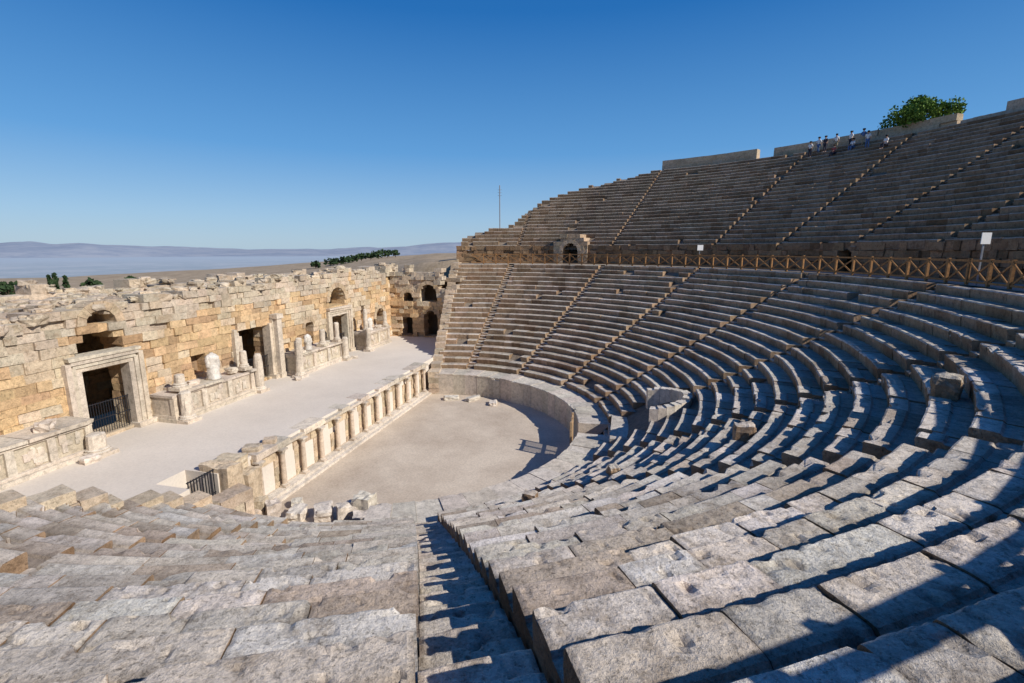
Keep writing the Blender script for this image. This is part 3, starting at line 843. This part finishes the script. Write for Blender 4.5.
# ---------------------------------------------------------------- people
def skinmesh(name,verts,edges,radii,mat,parent,sub=1,rootv=0):
    me=bpy.data.meshes.new(name); me.from_pydata(verts,edges,[]); me.materials.append(mat)
    o=bpy.data.objects.new(name,me); col.objects.link(o); o.parent=parent
    m=o.modifiers.new('s','SKIN'); m.use_smooth_shade=True
    for i,r in enumerate(radii):
        me.skin_vertices[0].data[i].radius=(r,r) if not isinstance(r,tuple) else r
    me.skin_vertices[0].data[rootv].use_root=True
    s=o.modifiers.new('u','SUBSURF'); s.levels=sub; s.render_levels=sub
    return o
def person(x,y,z,rot,pose,shirt,pants,label,i):
    e=empty('person',(x,y,z)); e.rotation_euler=(0,0,rot); e.scale=(.94,.94,.94); tag(e,label,'person')
    sit=pose=='sit'
    hz=.5 if sit else .92
    J={}
    J['pel']=(0,0,hz);J['wa']=(0,.0,hz+.18);J['ch']=(0,.01,hz+.40);J['nk']=(0,.0,hz+.56);J['hd0']=(0,-.01,hz+.64);J['hd1']=(0,-.015,hz+.74);J['hd2']=(0,0,hz+.82)
    for s,n in ((-1,'l'),(1,'r')):
        J['sh'+n]=(s*.18,0,hz+.50)
        if pose=='walk': J['el'+n]=(s*.24,.12*s,hz+.24);J['ha'+n]=(s*.24,-.05+.15*s,hz+.02)
        elif sit: J['el'+n]=(s*.24,-.08,hz+.26);J['ha'+n]=(s*.14,-.36,hz+.16)
        else: J['el'+n]=(s*.25,.03,hz+.24);J['ha'+n]=(s*.24,-.06,hz+.0)
        J['fi'+n]=tuple(Vector(J['ha'+n])+Vector((0,-.04,-.08)))
        J['hi'+n]=(s*.09,0,hz-.04)
        if sit: J['kn'+n]=(s*.12,-.44,hz+.0);J['an'+n]=(s*.12,-.42,.08);J['to'+n]=(s*.13,-.6,.04)
        elif pose=='walk': J['kn'+n]=(s*.10,-.14*s-.05,.5);J['an'+n]=(s*.10,-.24*s+.06,.09+.03);J['to'+n]=(s*.11,-.24*s-.12,.04)
        else: J['kn'+n]=(s*.11,-.02,.5);J['an'+n]=(s*.12,.02,.09);J['to'+n]=(s*.14,-.14,.04)
    Rr={'pel':.13,'wa':.115,'ch':.14,'nk':.055,'hd0':.07,'hd1':.10,'hd2':.085,'sh':.06,'el':.042,'ha':.03,'fi':.03,'hi':.085,'kn':.058,'an':.04,'to':.04}
    def mk(name,keys,edges,mat,grow):
        idx={k2:i for i,k2 in enumerate(keys)}
        return skinmesh(name,[J[k2] for k2 in keys],[(idx[a],idx[b]) for a,b in edges],[(Rr.get(k2) or Rr[k2[:2]])+grow for k2 in keys],mat,e)
    keys=['pel','wa','ch','nk','hd0','hd1','hd2']; ed=[('pel','wa'),('wa','ch'),('ch','nk'),('nk','hd0'),('hd0','hd1'),('hd1','hd2')]
    for n in 'lr':
        keys+=['sh'+n,'el'+n,'ha'+n,'fi'+n,'hi'+n,'kn'+n,'an'+n,'to'+n]; ed+=[('ch','sh'+n),('sh'+n,'el'+n),('el'+n,'ha'+n),('ha'+n,'fi'+n),('pel','hi'+n),('hi'+n,'kn'+n),('kn'+n,'an'+n),('an'+n,'to'+n)]
    mk('body',keys,ed,M_skin,0)
    mk('shirt',['pel','wa','ch','shl','ell','shr','elr'],[('pel','wa'),('wa','ch'),('ch','shl'),('shl','ell'),('ch','shr'),('shr','elr')],shirt,.022)
    mk('trousers',['pel','hil','knl','anl','hir','knr','anr'],[('pel','hil'),('hil','knl'),('knl','anl'),('pel','hir'),('hir','knr'),('knr','anr')],pants,.02)
    mb=MB(); hx,hy,hzz=J['hd1']
    mb.rock(hx,hy+.02,hzz+.06,.215,.23,.17,0,(.1,.1,.1),i,3,.08); mb.build('hair',M_hair,e,True)
pp=[(47.0,21,'stand',0,1),(46.4,22,'walk',0,2),(45.6,22,'stand',1,1),(44.3,22,'stand',0,4),(43.7,20,'sit',3,1),(42.6,22,'stand',0,1),(42.0,21,'sit',0,2),(41.2,22,'walk',2,4),(40.2,21,'stand',0,2),(37.8,20,'sit',0,1)]
lb={'stand':'visitor standing on the upper benches in %s top','walk':'visitor stepping along the upper benches in %s top','sit':'visitor sitting on the upper benches in %s top'}
cn=['white','dark','blue','red','khaki']
for i,(th,k2,pose,s,pt) in enumerate(pp):
    rr_=rup(k2,th)+.35; z=ZU+(k2+1)*RU_RISE
    if pose=='sit': rr_=rup(k2+1,th)-.12
    x,y,_=P(rr_,th,0)
    person(x,y,z,rad(th-90+random.uniform(-25,25)),pose,CL[s],CL[pt],lb[pose]%cn[s],i)

# ---------------------------------------------------------------- light, sky, camera
EL=34; AZ=-15
w=bpy.data.worlds.new('World'); scene.world=w; w.use_nodes=True
nt=w.node_tree; bg=nt.nodes['Background']; sky=nt.nodes.new('ShaderNodeTexSky'); sky.sky_type='NISHITA'
sky.sun_disc=False; sky.sun_elevation=rad(EL); sky.sun_rotation=rad(90-AZ); sky.altitude=300; sky.air_density=1.0; sky.dust_density=.6; sky.ozone_density=1.5
hsv=nt.nodes.new('ShaderNodeHueSaturation'); hsv.inputs['Saturation'].default_value=1.35
nt.links.new(sky.outputs[0],hsv.inputs['Color'])
tc=nt.nodes.new('ShaderNodeTexCoord'); sx=nt.nodes.new('ShaderNodeSeparateXYZ'); nt.links.new(tc.outputs['Generated'],sx.inputs[0])
cr=nt.nodes.new('ShaderNodeValToRGB'); e=cr.color_ramp.elements
pts=[(0,(.42,.60,.78)),(.06,(.33,.55,.82)),(.18,(.125,.37,.76)),(.40,(.018,.17,.53)),(.8,(.002,.065,.29))]
while len(e)<len(pts): e.new(.5)
for i,(p,c) in enumerate(pts): e[i].position=p; e[i].color=(*c,1)
nt.links.new(sx.outputs['Z'],cr.inputs['Fac'])
ms=nt.nodes.new('ShaderNodeVectorMath'); ms.operation='SCALE'; ms.inputs['Scale'].default_value=10.0
nt.links.new(cr.outputs[0],ms.inputs[0])
mx_=nt.nodes.new('ShaderNodeMix'); mx_.data_type='RGBA'; mx_.inputs[0].default_value=.82
nt.links.new(hsv.outputs[0],mx_.inputs[6]); nt.links.new(ms.outputs[0],mx_.inputs[7])
nt.links.new(mx_.outputs[2],bg.inputs[0]); bg.inputs[1].default_value=.095
sl=bpy.data.lights.new('sun','SUN'); sl.energy=5.0; sl.angle=rad(.5); sl.color=(1,.94,.86)
so=bpy.data.objects.new('sun',sl); col.objects.link(so)
dv=Vector((math.cos(rad(AZ))*math.cos(rad(EL)),math.sin(rad(AZ))*math.cos(rad(EL)),math.sin(rad(EL))))
so.rotation_euler=dv.to_track_quat('Z','Y').to_euler()
so.location=(0,0,60)
cam=bpy.data.cameras.new('camera'); cam.lens=17; cam.sensor_width=36; cam.clip_end=120000; cam.clip_start=.1
co=bpy.data.objects.new('camera',cam); col.objects.link(co); co.location=CAM; co.rotation_euler=(rad(90-10.7),0,rad(13.7)); scene.camera=co
scene.view_settings.view_transform='Standard'; scene.view_settings.look='None'; scene.view_settings.exposure=0
